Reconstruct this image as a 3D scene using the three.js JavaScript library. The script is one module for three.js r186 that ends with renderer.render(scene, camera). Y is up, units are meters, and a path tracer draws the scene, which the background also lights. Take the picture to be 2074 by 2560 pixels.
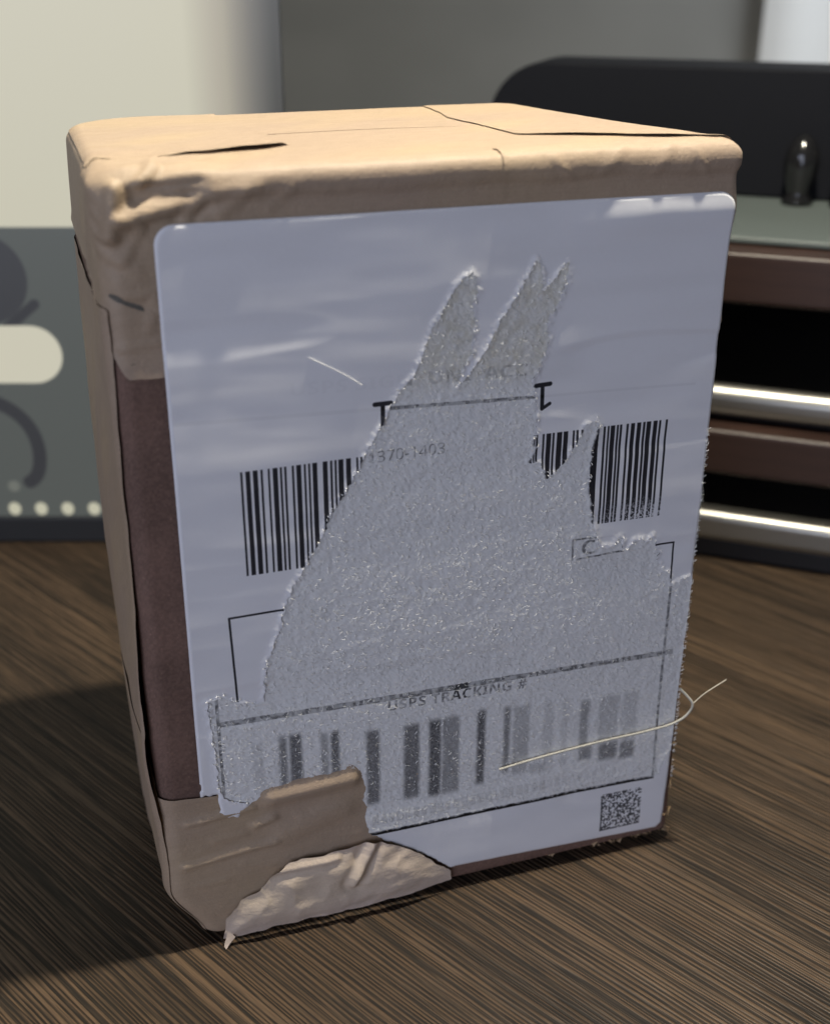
import * as THREE from 'three';
import { RectAreaLightUniformsLib } from 'three/addons/lights/RectAreaLightUniformsLib.js';
import { RoundedBoxGeometry } from 'three/addons/geometries/RoundedBoxGeometry.js';
import { mergeGeometries } from 'three/addons/utils/BufferGeometryUtils.js';

// ---------------------------------------------------------------- camera
const MM = 0.001;
const scene = new THREE.Scene();
const camera = new THREE.PerspectiveCamera(46.02, 829 / 1024, 0.01, 10);
camera.position.set(0, 0.1828, 0);
camera.rotation.set(-Math.atan(0.466), 0, 0);
camera.focus = 0.232;
camera.userData.fStop = 15;
const renderer = new THREE.WebGLRenderer({ antialias: true });
renderer.setSize(829, 1024);
renderer.toneMapping = THREE.LinearToneMapping;
renderer.toneMappingExposure = 1;
renderer.shadowMap.enabled = true;
scene.background = new THREE.Color().setRGB(0.035, 0.037, 0.04);   // dim even ambient fill standing in for the unbuilt room

// ---------------------------------------------------------------- lights
RectAreaLightUniformsLib.init();
const V = (x, y, z) => new THREE.Vector3(x, y, z);
const LAMP = V(0.0540, 0.445, -0.2125);
const lampLight = new THREE.PointLight(new THREE.Color().setRGB(1.0, 0.93, 0.77), 0.67, 0, 2);
lampLight.position.copy(LAMP);
lampLight.castShadow = true;
lampLight.shadow.radius = 0.32;
lampLight.shadow.mapSize.set(2048, 2048);
lampLight.shadow.camera.near = 0.02; lampLight.shadow.camera.far = 3;
scene.add(lampLight);
function areaLight(color, intensity, w, h, at, target) {
  const l = new THREE.RectAreaLight(color, intensity, w, h);
  l.position.copy(at); l.lookAt(target); scene.add(l);
  return l;
}
// cool fill light added behind the photographer, its source unseen
const FILL1 = { at: V(-0.45, 0.30, 0.80), to: V(0, 0.08, -0.2), w: 0.8, h: 0.6 };
areaLight(new THREE.Color().setRGB(0.73, 0.79, 1.0), 3.6, FILL1.w, FILL1.h, FILL1.at, FILL1.to);
// cool light added on the right, unseen, to brighten wall and curtain
const FILL2 = { at: V(0.66, 0.40, -0.72), to: V(0.18, 0.10, -1.14), w: 0.4, h: 0.6 };
areaLight(new THREE.Color().setRGB(0.92, 0.97, 1.0), 3.8, FILL2.w, FILL2.h, FILL2.at, FILL2.to);

// ---------------------------------------------------------------- helpers
let seed = 7;
const rnd = () => { seed = (seed * 1664525 + 1013904223) >>> 0; return seed / 4294967296; };
const rr = (a, b) => a + (b - a) * rnd();
const hash = (x, y) => { let h = (Math.imul(x, 374761393) + Math.imul(y, 668265263)) | 0; h = Math.imul(h ^ (h >>> 13), 1274126177); return ((h ^ (h >>> 16)) >>> 0) / 4294967296; };
const fade = (t) => t * t * t * (t * (t * 6 - 15) + 10);
function noise(x, y, wx = 0, wy = 0) {                 // value noise 0..1, optional wrap
  let ix = Math.floor(x), iy = Math.floor(y); const fx = fade(x - ix), fy = fade(y - iy);
  let jx = ix + 1, jy = iy + 1;
  if (wx) { ix = ((ix % wx) + wx) % wx; jx = ((jx % wx) + wx) % wx; }
  if (wy) { iy = ((iy % wy) + wy) % wy; jy = ((jy % wy) + wy) % wy; }
  const a = hash(ix, iy), b = hash(jx, iy), c = hash(ix, jy), d = hash(jx, jy);
  return a + (b - a) * fx + (c - a) * fy + (a - b - c + d) * fx * fy;
}
function fbm(x, y, o = 4) { let s = 0, a = 0.5, t = 0; for (let i = 0; i < o; i++) { s += a * noise(x + i * 17.3, y + i * 9.1); t += a; a *= 0.5; x *= 2; y *= 2; } return s / t; }
const sstep = (a, b, x) => { const t = Math.min(1, Math.max(0, (x - a) / (b - a))); return t * t * (3 - 2 * t); };
const gauss = (x, s) => Math.exp(-(x * x) / (s * s));
const clamp = (x, a, b) => Math.min(b, Math.max(a, x));
const toS = (c) => Math.round(255 * clamp(c <= 0.0031308 ? c * 12.92 : 1.055 * Math.pow(c, 1 / 2.4) - 0.055, 0, 1));
function dataTex(w, h, fn, srgb = true, repeat = true) {
  const d = new Uint8Array(w * h * 4);
  for (let y = 0, k = 0; y < h; y++) for (let x = 0; x < w; x++, k += 4) { const c = fn(x, y); d[k] = c[0]; d[k + 1] = c[1]; d[k + 2] = c[2]; d[k + 3] = 255; }
  const t = new THREE.DataTexture(d, w, h); if (srgb) t.colorSpace = THREE.SRGBColorSpace;
  t.magFilter = THREE.LinearFilter; t.minFilter = THREE.LinearMipmapLinearFilter; t.generateMipmaps = true;
  if (repeat) t.wrapS = t.wrapT = THREE.RepeatWrapping;
  t.needsUpdate = true; return t;
}
const rgb = (r, g, b) => new THREE.Color().setRGB(r, g, b);
const mat = (o) => new THREE.MeshStandardMaterial(o);
const phys = (o) => new THREE.MeshPhysicalMaterial(o);
function mesh(name, geo, m, parent = scene) {
  const o = new THREE.Mesh(geo, m); o.name = name; o.castShadow = o.receiveShadow = true; parent.add(o); return o;
}
function thing(name, label, category, pos = [0, 0, 0], turn = 0) {
  const g = new THREE.Group(); g.name = name; g.position.set(...pos); g.rotation.y = turn; g.userData = { label, category }; scene.add(g); return g;
}
const structure = (o) => { o.userData.kind = 'structure'; return o; };
const box = (w, h, d, x, y, z, r = 0.0008) => new RoundedBoxGeometry(w, h, d, 3, r).translate(x, y, z);

// ---------------------------------------------------------------- the desk: dark brown wood with raised grain lines
const GRAIN = 43.5 * Math.PI / 180;
function deskTextures() {
  const W = 2048, H = 2048;              // x along the grain (900 mm), y across (400 mm)
  const hgt = new Float32Array(W * H), tone = new Float32Array(W * H);
  for (let y = 0; y < H; y++) for (let x = 0; x < W; x++) {
    const X = x / W, Y = y / H;
    const wob = 4 * (noise(X * 9, Y * 26, 9, 26) - 0.5) + 26 * (noise(X * 3, Y * 7 + 3, 3, 7) - 0.5);
    const yy = Y * H + wob;
    const line = noise(X * 16, yy / 5.0, 16, 0), line2 = noise(X * 40 + 5, yy / 3.0 + 40, 40, 0), wide = noise(X * 7 + 9, yy / 80, 7, 0);
    const brk = noise(X * 80, yy / 4 + 11, 80, 0), spot = noise(X * 170, Y * 700, 170, 700);
    const ph = yy * 0.52 + 9 * noise(X * 12 + 2, yy / 26, 12, 0) + 3 * noise(X * 50, yy / 40 + 5, 50, 0);
    let l = 0.34 * (0.5 + 0.5 * Math.sin(ph)) + 0.34 * line + 0.32 * line2;
    l = sstep(0.38, 0.66, l) * (0.42 + 0.5 * brk + 0.45 * noise(X * 300, yy / 2.6 + 7, 300, 0));
    tone[y * W + x] = clamp(l * (0.5 + 0.6 * wide) + 0.30 * (spot - 0.5) + 0.10 * wide, 0, 1);
    hgt[y * W + x] = clamp(0.15 + 0.62 * l + 0.22 * spot, 0, 1);
  }
  const map = dataTex(W, H, (x, y) => {
    const t = tone[y * W + x], w = noise(x / W * 6 + 2, y / H * 15, 6, 15), k = 0.8 + 0.4 * w;
    return [toS((0.014 + 0.112 * t) * k), toS((0.0105 + 0.071 * t) * k), toS((0.0080 + 0.042 * t) * k)];
  });
  const bump = dataTex(W, H, (x, y) => { const v = Math.round(255 * hgt[y * W + x]); return [v, v, v]; }, false);
  const rough = dataTex(W, H, (x, y) => { const v = Math.round(255 * clamp(0.62 - 0.22 * hgt[y * W + x], 0, 1)); return [v, v, v]; }, false);
  return { map, bump, rough };
}
const dk = deskTextures();
{
  const g = new THREE.BoxGeometry(1.5, 0.03, 1.35).translate(0.05, -0.015, -0.40);
  const p = g.attributes.position, n = g.attributes.normal, uv = g.attributes.uv, c = Math.cos(GRAIN), s = Math.sin(GRAIN);
  for (let i = 0; i < p.count; i++) {
    const x = p.getX(i), z = p.getZ(i);
    if (Math.abs(n.getY(i)) > 0.5) uv.setXY(i, (x * c + z * s) / 0.9, (-x * s + z * c) / 0.175);
    else uv.setXY(i, (x + z) / 0.9, p.getY(i) / 0.175);
  }
  const desk = mesh('desk_top', g, phys({ map: dk.map, bumpMap: dk.bump, bumpScale: 0.00018, roughnessMap: dk.rough, roughness: 1, specularIntensity: 0.6 }));
  desk.userData.kind = 'structure';
}
// ---------------------------------------------------------------- wall behind
{
  const t = dataTex(256, 256, (x, y) => { const v = toS(0.24 * (0.94 + 0.12 * noise(x / 256 * 60, y / 256 * 60, 60, 60))); return [v, v, Math.round(v * 0.985)]; });
  const g = new THREE.BoxGeometry(3.2, 1.9, 0.06).translate(-0.2, 0.25, -1.17);
  const w = mesh('wall', g, mat({ map: t, roughness: 0.92 })); structure(w);
}
// the white curtain hanging at the right end of the wall: a sheet with folds
{
  const cur = thing('curtain', 'white hanging curtain in soft folds beside the grey wall', 'curtain', [0.300, -0.5, -1.127]);
  const NX = 160, NY = 24, pos = [], idx = [];
  for (let j = 0; j <= NY; j++) for (let i = 0; i <= NX; i++) {
    const u = i / NX, v = j / NY;
    const z = 0.006 * Math.sin(u * 21 + 0.6) + 0.003 * Math.sin(u * 47 + v * 1.3) + 0.004 * (noise(u * 20, v * 5) - 0.5);
    pos.push(u * 0.62, v * 1.5, z);
  }
  for (let j = 0; j < NY; j++) for (let i = 0; i < NX; i++) { const a = j * (NX + 1) + i; idx.push(a, a + 1, a + NX + 1, a + 1, a + NX + 2, a + NX + 1); }
  const g = new THREE.BufferGeometry(); g.setAttribute('position', new THREE.Float32BufferAttribute(pos, 3)); g.setIndex(idx); g.computeVertexNormals();
  mesh('cloth', g, phys({ color: rgb(0.80, 0.81, 0.82), roughness: 0.95, side: THREE.DoubleSide }), cur);
}
// ---------------------------------------------------------------- unseen light panels added for the cool fill (outside the frame)
function fillWindow(name, W, label, glow) {
  const g = thing(name, label, 'window'); g.position.copy(W.at); g.lookAt(W.to);
  const fr = mat({ color: rgb(0.75, 0.75, 0.73), roughness: 0.5 });
  const t = 0.05;
  mesh('frame', mergeGeometries([box(W.w + 2 * t, t, 0.05, 0, W.h / 2 + t / 2, -0.03), box(W.w + 2 * t, t, 0.05, 0, -W.h / 2 - t / 2, -0.03), box(t, W.h, 0.05, W.w / 2 + t / 2, 0, -0.03), box(t, W.h, 0.05, -W.w / 2 - t / 2, 0, -0.03)]), fr, g);
  mesh('fill_pane', new THREE.BoxGeometry(W.w, W.h, 0.006).translate(0, 0, -0.02), mat({ color: 0x000000, emissive: glow, emissiveIntensity: 0.12, roughness: 0.3 }), g);
}
fillWindow('window', FILL1, 'white framed glowing panel added unseen behind the photographer for cool front fill', rgb(0.72, 0.82, 1));
fillWindow('window_001', FILL2, 'white framed glowing panel added unseen at the right to brighten wall and curtain', rgb(0.92, 0.97, 1));
// ---------------------------------------------------------------- desk lamp (outside the frame) whose bulb lights the box top
{
  const L = thing('desk_lamp', 'black desk lamp arching over the box from the right', 'lamp', [0.52, 0, -0.30]);
  const black = mat({ color: rgb(0.03, 0.03, 0.032), roughness: 0.45, metalness: 0.3 });
  const bx = LAMP.x - 0.52, by = LAMP.y, bz = LAMP.z + 0.30;
  const sh = new THREE.LatheGeometry([[0.014, 0.060], [0.020, 0.058], [0.036, 0.030], [0.050, -0.012], [0.048, -0.012], [0.034, 0.028], [0.018, 0.054], [0.014, 0.055]].map((p) => new THREE.Vector2(...p)), 40).translate(bx, by, bz);
  mesh('lamp_shade', sh, phys({ color: rgb(0.03, 0.03, 0.032), roughness: 0.5 }), L);
  mesh('bulb', new THREE.SphereGeometry(0.012, 24, 16).translate(bx, by, bz), mat({ color: 0x000000, emissive: rgb(1, 0.86, 0.68), emissiveIntensity: 4 }), L);
  mesh('socket', new THREE.CylinderGeometry(0.010, 0.010, 0.05, 20).translate(bx, by + 0.038, bz), black, L);
  mesh('arm', new THREE.TubeGeometry(new THREE.CatmullRomCurve3([V(bx, by + 0.06, bz), V(bx + 0.08, by + 0.10, bz), V(-0.12, 0.50, 0), V(0, 0.34, 0), V(0, 0.02, 0)]), 60, 0.006, 12), black, L);
  mesh('base', new THREE.CylinderGeometry(0.075, 0.08, 0.02, 48).translate(0, 0.010, 0), black, L);
}
// ---------------------------------------------------------------- monitor on the left, showing a page
{
  const x0 = -0.47, x1 = -0.0385, yb = 0.0095, yt = 0.335, z = -0.3696;
  const M = thing('monitor', 'screen with black lower bezel showing a pale page above a dark grey one', 'monitor', [0, 0, z]);
  const PX = 3000;                                         // pixels per metre
  const cw = Math.round((x1 - x0) * PX), ch = Math.round((yt - yb) * PX);
  const cv = document.createElement('canvas'); cv.width = cw; cv.height = ch;
  const c = cv.getContext('2d'), X = (x) => (x - x0) * PX, Y = (y) => (yt - y) * PX;
  c.fillStyle = 'rgb(80,84,81)'; c.fillRect(0, 0, cw, ch);
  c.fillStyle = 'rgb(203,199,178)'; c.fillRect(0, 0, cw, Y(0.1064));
  { const e = c.createLinearGradient(X(-0.066), 0, X(-0.040), 0); e.addColorStop(0, 'rgb(203,199,178)'); e.addColorStop(0.45, 'rgb(172,165,148)'); e.addColorStop(0.8, 'rgb(110,108,102)'); e.addColorStop(1, 'rgb(78,78,75)'); c.fillStyle = e; c.fillRect(X(-0.066), 0, cw, Y(0.1064)); }  // soft page edge: fade painted into the glow, from cream to wall grey
  // picture on the dark page: round dark head shape with a strap, a bent dark tube
  c.fillStyle = 'rgb(52,53,56)'; c.beginPath(); c.ellipse(X(-0.1345), Y(0.0905), 0.0148 * PX, 0.0145 * PX, 0, 0, 7); c.fill();
  c.strokeStyle = 'rgb(48,49,52)'; c.lineCap = 'round'; c.lineWidth = 0.0032 * PX;
  c.beginPath(); c.moveTo(X(-0.1185), Y(0.0825)); c.lineTo(X(-0.1285), Y(0.0745)); c.stroke();
  c.lineWidth = 0.0045 * PX; c.beginPath(); c.moveTo(X(-0.150), Y(0.0535)); c.quadraticCurveTo(X(-0.1225), Y(0.051), X(-0.1235), Y(0.031)); c.quadraticCurveTo(X(-0.124), Y(0.024), X(-0.128), Y(0.022)); c.stroke();
  c.fillStyle = 'rgb(206,202,182)'; c.beginPath(); c.roundRect(X(-0.20), Y(0.0757), X(-0.1118) - X(-0.20), Y(0.0566) - Y(0.0757), 0.00955 * PX); c.fill();
  c.fillStyle = 'rgb(196,193,170)';
  for (let k = -6; k < 7; k++) { c.beginPath(); c.ellipse(X(-0.1166 + k * 0.0089), Y(0.0122), 0.0021 * PX, 0.0024 * PX, 0, 0, 7); c.fill(); }
  c.fillStyle = 'rgb(108,111,104)'; c.beginPath(); c.ellipse(X(-0.1335), Y(0.0205), 0.002 * PX, 0.002 * PX, 0, 0, 7); c.fill();
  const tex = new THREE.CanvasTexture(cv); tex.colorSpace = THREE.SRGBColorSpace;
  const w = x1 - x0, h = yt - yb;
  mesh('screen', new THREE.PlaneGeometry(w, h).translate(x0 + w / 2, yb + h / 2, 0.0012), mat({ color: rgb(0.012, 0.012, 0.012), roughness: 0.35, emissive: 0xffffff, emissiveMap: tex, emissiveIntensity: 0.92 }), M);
  const blk = mat({ color: rgb(0.012, 0.013, 0.015), roughness: 0.5 });
  mesh('bezel', mergeGeometries([box(w + 0.002, yb, 0.012, x0 + w / 2, yb / 2 + 0.0001, -0.004), box(w + 0.002, 0.004, 0.010, x0 + w / 2, yt + 0.002, -0.004)]), blk, M);
  mesh('back_cover', box(w - 0.001, h, 0.010, x0 + w / 2, yb + h / 2 + 0.0002, -0.0046), blk, M);
  mesh('stand', mergeGeometries([box(0.05, 0.15, 0.012, -0.27, 0.076, -0.02), box(0.22, 0.008, 0.11, -0.27, 0.0041, -0.068)]), blk, M);
  areaLight(rgb(0.95, 0.93, 0.84), 0.05, w, yt - 0.1064, V(x0 + w / 2, (yt + 0.1064) / 2, z + 0.003), V(x0 + w / 2, (yt + 0.1064) / 2, 1));
}
// ---------------------------------------------------------------- two-tier riser on the right with what stands on it
const RT = -20.24 * Math.PI / 180, RP = [0.0918, 0, -0.3537];
function woodTex(r, g, b) {
  return dataTex(512, 256, (x, y) => { const l = 0.5 * noise(x / 512 * 10, y / 256 * 50, 10, 50) + 0.5 * noise(x / 512 * 24 + 3, y / 256 * 110, 24, 110), k = 0.45 + 1.1 * l; return [toS(r * k), toS(g * k), toS(b * k)]; });
}
{
  const R = thing('desk_riser', 'two-tier dark wooden riser at the right behind the box', 'riser', RP, RT);
  const wt = woodTex(0.040, 0.021, 0.016); wt.repeat.set(3, 3);
  const wood = phys({ map: wt, roughness: 0.42 });
  const blk = mat({ color: rgb(0.008, 0.008, 0.010), roughness: 0.6 });
  mesh('upper_board', box(0.62, 0.0155, 0.25, 0.16, 0.0947, -0.125, 0.0015), wood, R);
  mesh('lower_board', box(0.62, 0.0150, 0.24, 0.16, 0.0385, -0.122, 0.0015), wood, R);
  for (const x of [-0.142, 0.462]) mesh('side_panel', box(0.012, 0.0402, 0.23, x, 0.0666, -0.126), blk, R);
  for (const x of [-0.142, 0.462]) mesh('leg', box(0.012, 0.0306, 0.22, x, 0.01545, -0.122), blk, R);
  mesh('gap_shade_panel', mergeGeometries([box(0.59, 0.0402, 0.006, 0.16, 0.0666, -0.236), box(0.59, 0.0306, 0.006, 0.16, 0.01545, -0.229)]), blk, R);  // dark sheets added for the shaded gaps between and under the boards
}
{
  const silver = mat({ color: rgb(0.34, 0.33, 0.30), roughness: 0.36, metalness: 0.9 });
  const dark = mat({ color: rgb(0.02, 0.02, 0.022), roughness: 0.55 });
  const l = thing('closed_laptop', 'slim silver edged device on the lower shelf of the riser', 'device', RP, RT);
  mesh('lid', new RoundedBoxGeometry(0.30, 0.0105, 0.19, 4, 0.0045).translate(0.13, 0.0530, -0.103), silver, l);
  mesh('base', new RoundedBoxGeometry(0.292, 0.0017, 0.184, 3, 0.0006).translate(0.13, 0.04690, -0.106), dark, l);
  const k = thing('keyboard', 'low silver edged slab on the desk under the riser', 'keyboard', RP, RT);
  mesh('top_case', new RoundedBoxGeometry(0.285, 0.0105, 0.13, 4, 0.0030).translate(0.125, 0.0128, -0.066), silver, k);
  mesh('base', new RoundedBoxGeometry(0.275, 0.0074, 0.122, 3, 0.0012).translate(0.125, 0.0038, -0.066), dark, k);
}
{
  const m = thing('board_reflection', 'pale grey sheet added on the riser top, its tone standing in for a reflection', 'mat', RP, RT);
  mesh('sheet', box(0.58, 0.0022, 0.215, 0.16, 0.1038, -0.118, 0.0008), mat({ color: rgb(0.105, 0.125, 0.122), roughness: 0.5 }), m);  // pale sheet added over the board in place of its reflection
}
{
  const a = thing('desktop_speaker', 'long black rounded device on top of the wooden riser', 'speaker', RP, RT);
  const s = new THREE.Shape(), w0 = -0.0975, w1 = 0.33, y0 = 0.1058, y1 = 0.1462, r = 0.021;
  s.moveTo(w0, y0); s.lineTo(w0, y1 - r); s.absarc(w0 + r, y1 - r, r, Math.PI, Math.PI / 2, true); s.lineTo(w1 - r, y1); s.absarc(w1 - r, y1 - r, r, Math.PI / 2, 0, true); s.lineTo(w1, y0); s.closePath();
  const g = new THREE.ExtrudeGeometry(s, { depth: 0.026, bevelEnabled: true, bevelThickness: 0.003, bevelSize: 0.0008, bevelSegments: 3, curveSegments: 24 }).translate(0, 0, -0.106);
  mesh('body', g, phys({ color: rgb(0.0060, 0.0066, 0.0095), roughness: 0.7, specularIntensity: 0.35 }), a);
  const gl = phys({ color: rgb(0.012, 0.012, 0.013), roughness: 0.16, clearcoat: 0.6, clearcoatRoughness: 0.1 });
  for (const x of [0.0140, 0.0295]) {
    const kg = new THREE.LatheGeometry([[0.0001, 0.0226], [0.0015, 0.0224], [0.0036, 0.0206], [0.0052, 0.0172], [0.0058, 0.0135], [0.0052, 0.0088], [0.0040, 0.0048], [0.0037, 0.0030], [0.0052, 0.0016], [0.0052, 0.0], [0.0001, 0.0]].map((p) => new THREE.Vector2(...p)), 32).translate(x, 0.1050, -0.0690);
    const k = thing(x < 0.02 ? 'glossy_figure' : 'glossy_figure_001', x < 0.02 ? 'small glossy black bulb-shaped piece on the riser by the box' : 'second glossy black bulb-shaped piece, at the right edge of the picture', 'ornament', RP, RT);
    mesh('bulb_body', kg, gl, k);
    k.userData.group = 'glossy black pieces on the riser';
  }
}
const TORN = [[-45.42,35.42],[-46.27,38.68],[-46.23,44.25],[-46.5,50.19],[-46.83,55.2],[-47.01,57.47],[-45.27,57.92],[-43.56,57.97],[-41.25,56.48],[-38.19,55.43],[-36.44,55.48],[-35.97,61.07],[-35.65,63.81],[-35.54,63.93],[-34.01,67.53],[-32.58,71.32],[-31.91,74.21],[-30.49,77.91],[-29.78,79.4],[-27.72,82.45],[-26.18,84.68],[-24.28,88.24],[-22.74,91.48],[-19.88,96.03],[-18.22,98.67],[-16.55,101.96],[-14.75,104.88],[-12.79,107.92],[-11.33,110.99],[-9.56,113.69],[-7.33,116.0],[-5.74,118.99],[-4.33,123.07],[-1.68,127.74],[0.48,131.2],[2.18,133.17],[3.28,133.59],[3.72,132.9],[4.25,130.14],[3.03,127.8],[4.05,125.1],[3.63,121.86],[3.52,119.35],[2.11,116.94],[1.17,114.47],[0.38,112.62],[2.47,114.98],[3.58,116.47],[5.81,119.13],[7.53,122.13],[8.91,125.14],[10.63,127.16],[11.87,128.91],[13.37,132.16],[15.05,134.61],[16.1,133.17],[16.04,131.04],[16.31,128.86],[18.34,131.17],[19.88,133.2],[21.01,133.73],[21.12,131.88],[20.12,128.86],[19.25,126.44],[18.01,124.66],[17.59,123.11],[17.88,120.53],[17.02,117.39],[16.13,114.87],[15.19,113.0],[15.61,111.31],[15.9,108.61],[16.39,105.52],[16.31,103.48],[15.83,102.51],[15.72,101.15],[16.64,100.0],[15.83,98.53],[15.36,97.37],[16.25,96.91],[17.31,96.77],[18.45,95.21],[18.88,93.56],[20.27,94.26],[22.31,96.13],[23.62,98.08],[25.53,101.69],[26.83,103.61],[28.22,104.14],[28.84,103.03],[28.62,100.97],[27.93,97.89],[27.63,94.37],[27.5,90.78],[28.25,87.76],[28.71,83.62],[30.1,79.66],[30.42,77.7],[31.96,77.28],[34.05,77.15],[34.48,78.99],[35.24,78.88],[35.85,76.1],[37.01,75.92],[38.4,77.63],[39.49,78.23],[40.73,77.27],[42.19,78.21],[43.08,76.92],[42.8,75.8],[44.13,74.03],[43.69,72.53],[45.71,69.83],[47.0,68.82],[47.65,66.31],[50.32,67.48],[53.05,68.24],[51.64,25.47],[48.94,19.45],[47.82,18.94],[18.09,19.18],[-16.26,19.58]]
const LABEL_TEAR = [[49.8,4.2],[24.4,5.3],[1.02,6.2],[-0.61,7.4],[-3.31,9.91],[-7.54,13.07],[-13.74,17.2],[-16.77,19.71],[-17.6,23.2],[-17.0,26.0],[-17.9,28.4],[-17.2,31.2],[-17.8,33.6],[-19.6,35.6],[-21.4,36.5],[-23.34,36.33],[-31.04,36.29],[-36.79,34.91],[-40.68,32.64],[-42.88,30.29],[-46.2,30.89],[-46.48,36.34]]
const CRUMP = [[-47.08,6.63],[-43.91,10.72],[-39.94,12.09],[-37.33,15.33],[-33.79,17.56],[-24.86,18.13],[-15.77,18.59],[-10.66,15.65],[-6.49,12.41],[-2.77,8.86],[0.8,5.7],[0.9,3.2],[-7.56,2.2],[-24.31,1.9],[-38.5,1.6],[-48.0,1.5]]
const BARS = [[-38.24,0.39],[-37.34,0.81],[-36.07,0.85],[-34.73,0.39],[-33.48,0.36],[-32.63,0.88],[-31.37,0.39],[-30.61,0.4],[-29.28,0.4],[-28.48,0.86],[-27.15,0.37],[-26.37,0.37],[-25.62,0.86],[-23.78,0.87],[-22.44,0.41],[-21.65,0.38],[-20.96,0.92],[-19.57,0.89],[-17.73,0.38],[-17.03,0.42],[15.14,0.52],[15.94,0.27],[16.35,0.42],[17.67,0.42],[18.44,0.95],[19.66,0.43],[20.54,1.06],[21.87,0.92],[23.71,0.42],[24.41,0.47],[25.37,0.43],[26.26,1.0],[27.68,1.37],[30.01,0.47],[30.84,0.4],[31.48,0.92],[32.71,0.44],[33.36,0.48],[34.71,0.47],[35.65,0.81],[36.89,0.85],[38.13,0.49],[38.86,0.93],[40.26,0.86],[41.44,0.45],[42.81,0.45]]
// ---------------------------------------------------------------- the parcel
const H = 152.6, UL = -57.6, UR = 53.7;
function polySD(poly, x, y) {                       // signed distance, positive inside
  let d = 1e9, s = 1;
  for (let i = 0, j = poly.length - 1; i < poly.length; j = i++) {
    const ax = poly[i][0], ay = poly[i][1], bx = poly[j][0], by = poly[j][1], ex = bx - ax, ey = by - ay, wx = x - ax, wy = y - ay;
    const t = clamp((wx * ex + wy * ey) / (ex * ex + ey * ey), 0, 1), qx = wx - ex * t, qy = wy - ey * t;
    d = Math.min(d, qx * qx + qy * qy);
    if ((ay > y) !== (by > y) && x < (bx - ax) * (y - ay) / (by - ay) + ax) s = -s;
  }
  return -s * Math.sqrt(d);
}
const segD = (x, y, ax, ay, bx, by) => { const ex = bx - ax, ey = by - ay, t = clamp(((x - ax) * ex + (y - ay) * ey) / (ex * ex + ey * ey), 0, 1); return [Math.hypot(x - ax - ex * t, y - ay - ey * t), t]; };
// relief of the front face in mm (u across, y up)
function frontRelief(u, y) {
  let z = 0.9 * (fbm(u / 60 + 3, y / 45 + 1, 2) - 0.5);
  z += 0.70 * sstep(14, 36, u) * gauss(y - 141.0, 3.6);                                 // swelling below the top edge at the right
  z += 0.75 * sstep(147.4, 149.4, y + 1.0 * (fbm(u / 9, 3, 3) - 0.5)) * sstep(-52, -40, u);          // tape standing proud along the top edge
  z += 0.28 * (fbm(u / 34 + 2.7, y / 6.5, 2) - 0.5);                                    // flutes of the board
  z -= 0.25 * sstep(0.58, 0.8, fbm(u / 40 + 9, y / 9 + 4, 2));
  return z;
}
function cornerWrinkle(u, y, n) {                   // crumpled paper at the top left corner and along the top edge
  const k = sstep(-24, -47, u) * sstep(128, 145, y) * sstep(-34, -10, n);
  const rid = 1 - Math.abs(2 * fbm(u / 15 + 1.3, y / 7 + n / 8 + 5, 3) - 1);
  let w = k * Math.max(sstep(-49.5, -52, u), sstep(144.8, 147, y)) * (2.3 * (rid - 0.72));
  const fr = sstep(-9, -2, n), tri = (d, q) => Math.max(0, 1 - d / q);
  const [d1, t1] = segD(u, y, -54, 145.6, -33, 149.6); w += 1.5 * tri(d1, 1.5) * fr * (1 - 0.75 * t1);
  w -= 0.9 * tri(Math.max(Math.abs(u + 46.5) - 5, 0), 2) * tri(Math.max(Math.abs(y - 149.6 - 0.06 * (u + 46)) - 0.9, 0), 0.9) * fr;
  for (const [a, b, c2, d, h, q] of [[-55.5, 143, -54.2, 150.5, 1.0, 1.2], [-50.5, 150.8, -47.5, 153, 0.9, 1.0], [-54, 139, -50.5, 144.6, 0.5, 1.0], [-51, 128, -49.5, 133, 0.35, 0.9], [-56, 133.6, -50, 131.6, -0.45, 1.0], [-56, 125.4, -49.5, 126, 0.4, 0.7], [-55, 133.5, -49.5, 134.3, 0.35, 0.8], [-42.5, 145, -40, 147.6, -0.6, 0.9], [-31, 146, -27, 149, 0.3, 0.8]]) { const [p] = segD(u, y, a, b, c2, d); w += h * tri(p, q) * fr; }
  for (let i = 0; i < 7; i++) { const [p] = segD(n, y, -3.5 - i * 1.7, 146 + 0.6 * i, -5 - i * 1.5, 118 + 5 * (i % 3)); if (u < -52) w += 0.28 * tri(p, 0.7); }
  const [d2] = segD(u, y, -38.5, 145.6, -34.5, 148.6); w += 0.45 * gauss(d2, 0.9) * sstep(-6, -1, n);
  const [d3] = segD(u, y, -45.5, 145.4, -43, 148.6); w -= 0.5 * gauss(d3, 0.9) * sstep(-6, -1, n);
  const e = sstep(144, 150, y) * sstep(-8, -2, n);
  w += e * 0.45 * (fbm(u / 11, y / 9 + 2, 3) - 0.5);
  for (const [a, b, c2, d] of [[26, 149, 31, 152.5], [21, 148, 17.5, 151], [44, 151, 47, 147], [36, 148.5, 39.5, 152]]) { const [q] = segD(u, y, a, b, c2, d); w += 0.22 * gauss(q, 0.55) * e; }
  return w;
}
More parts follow.
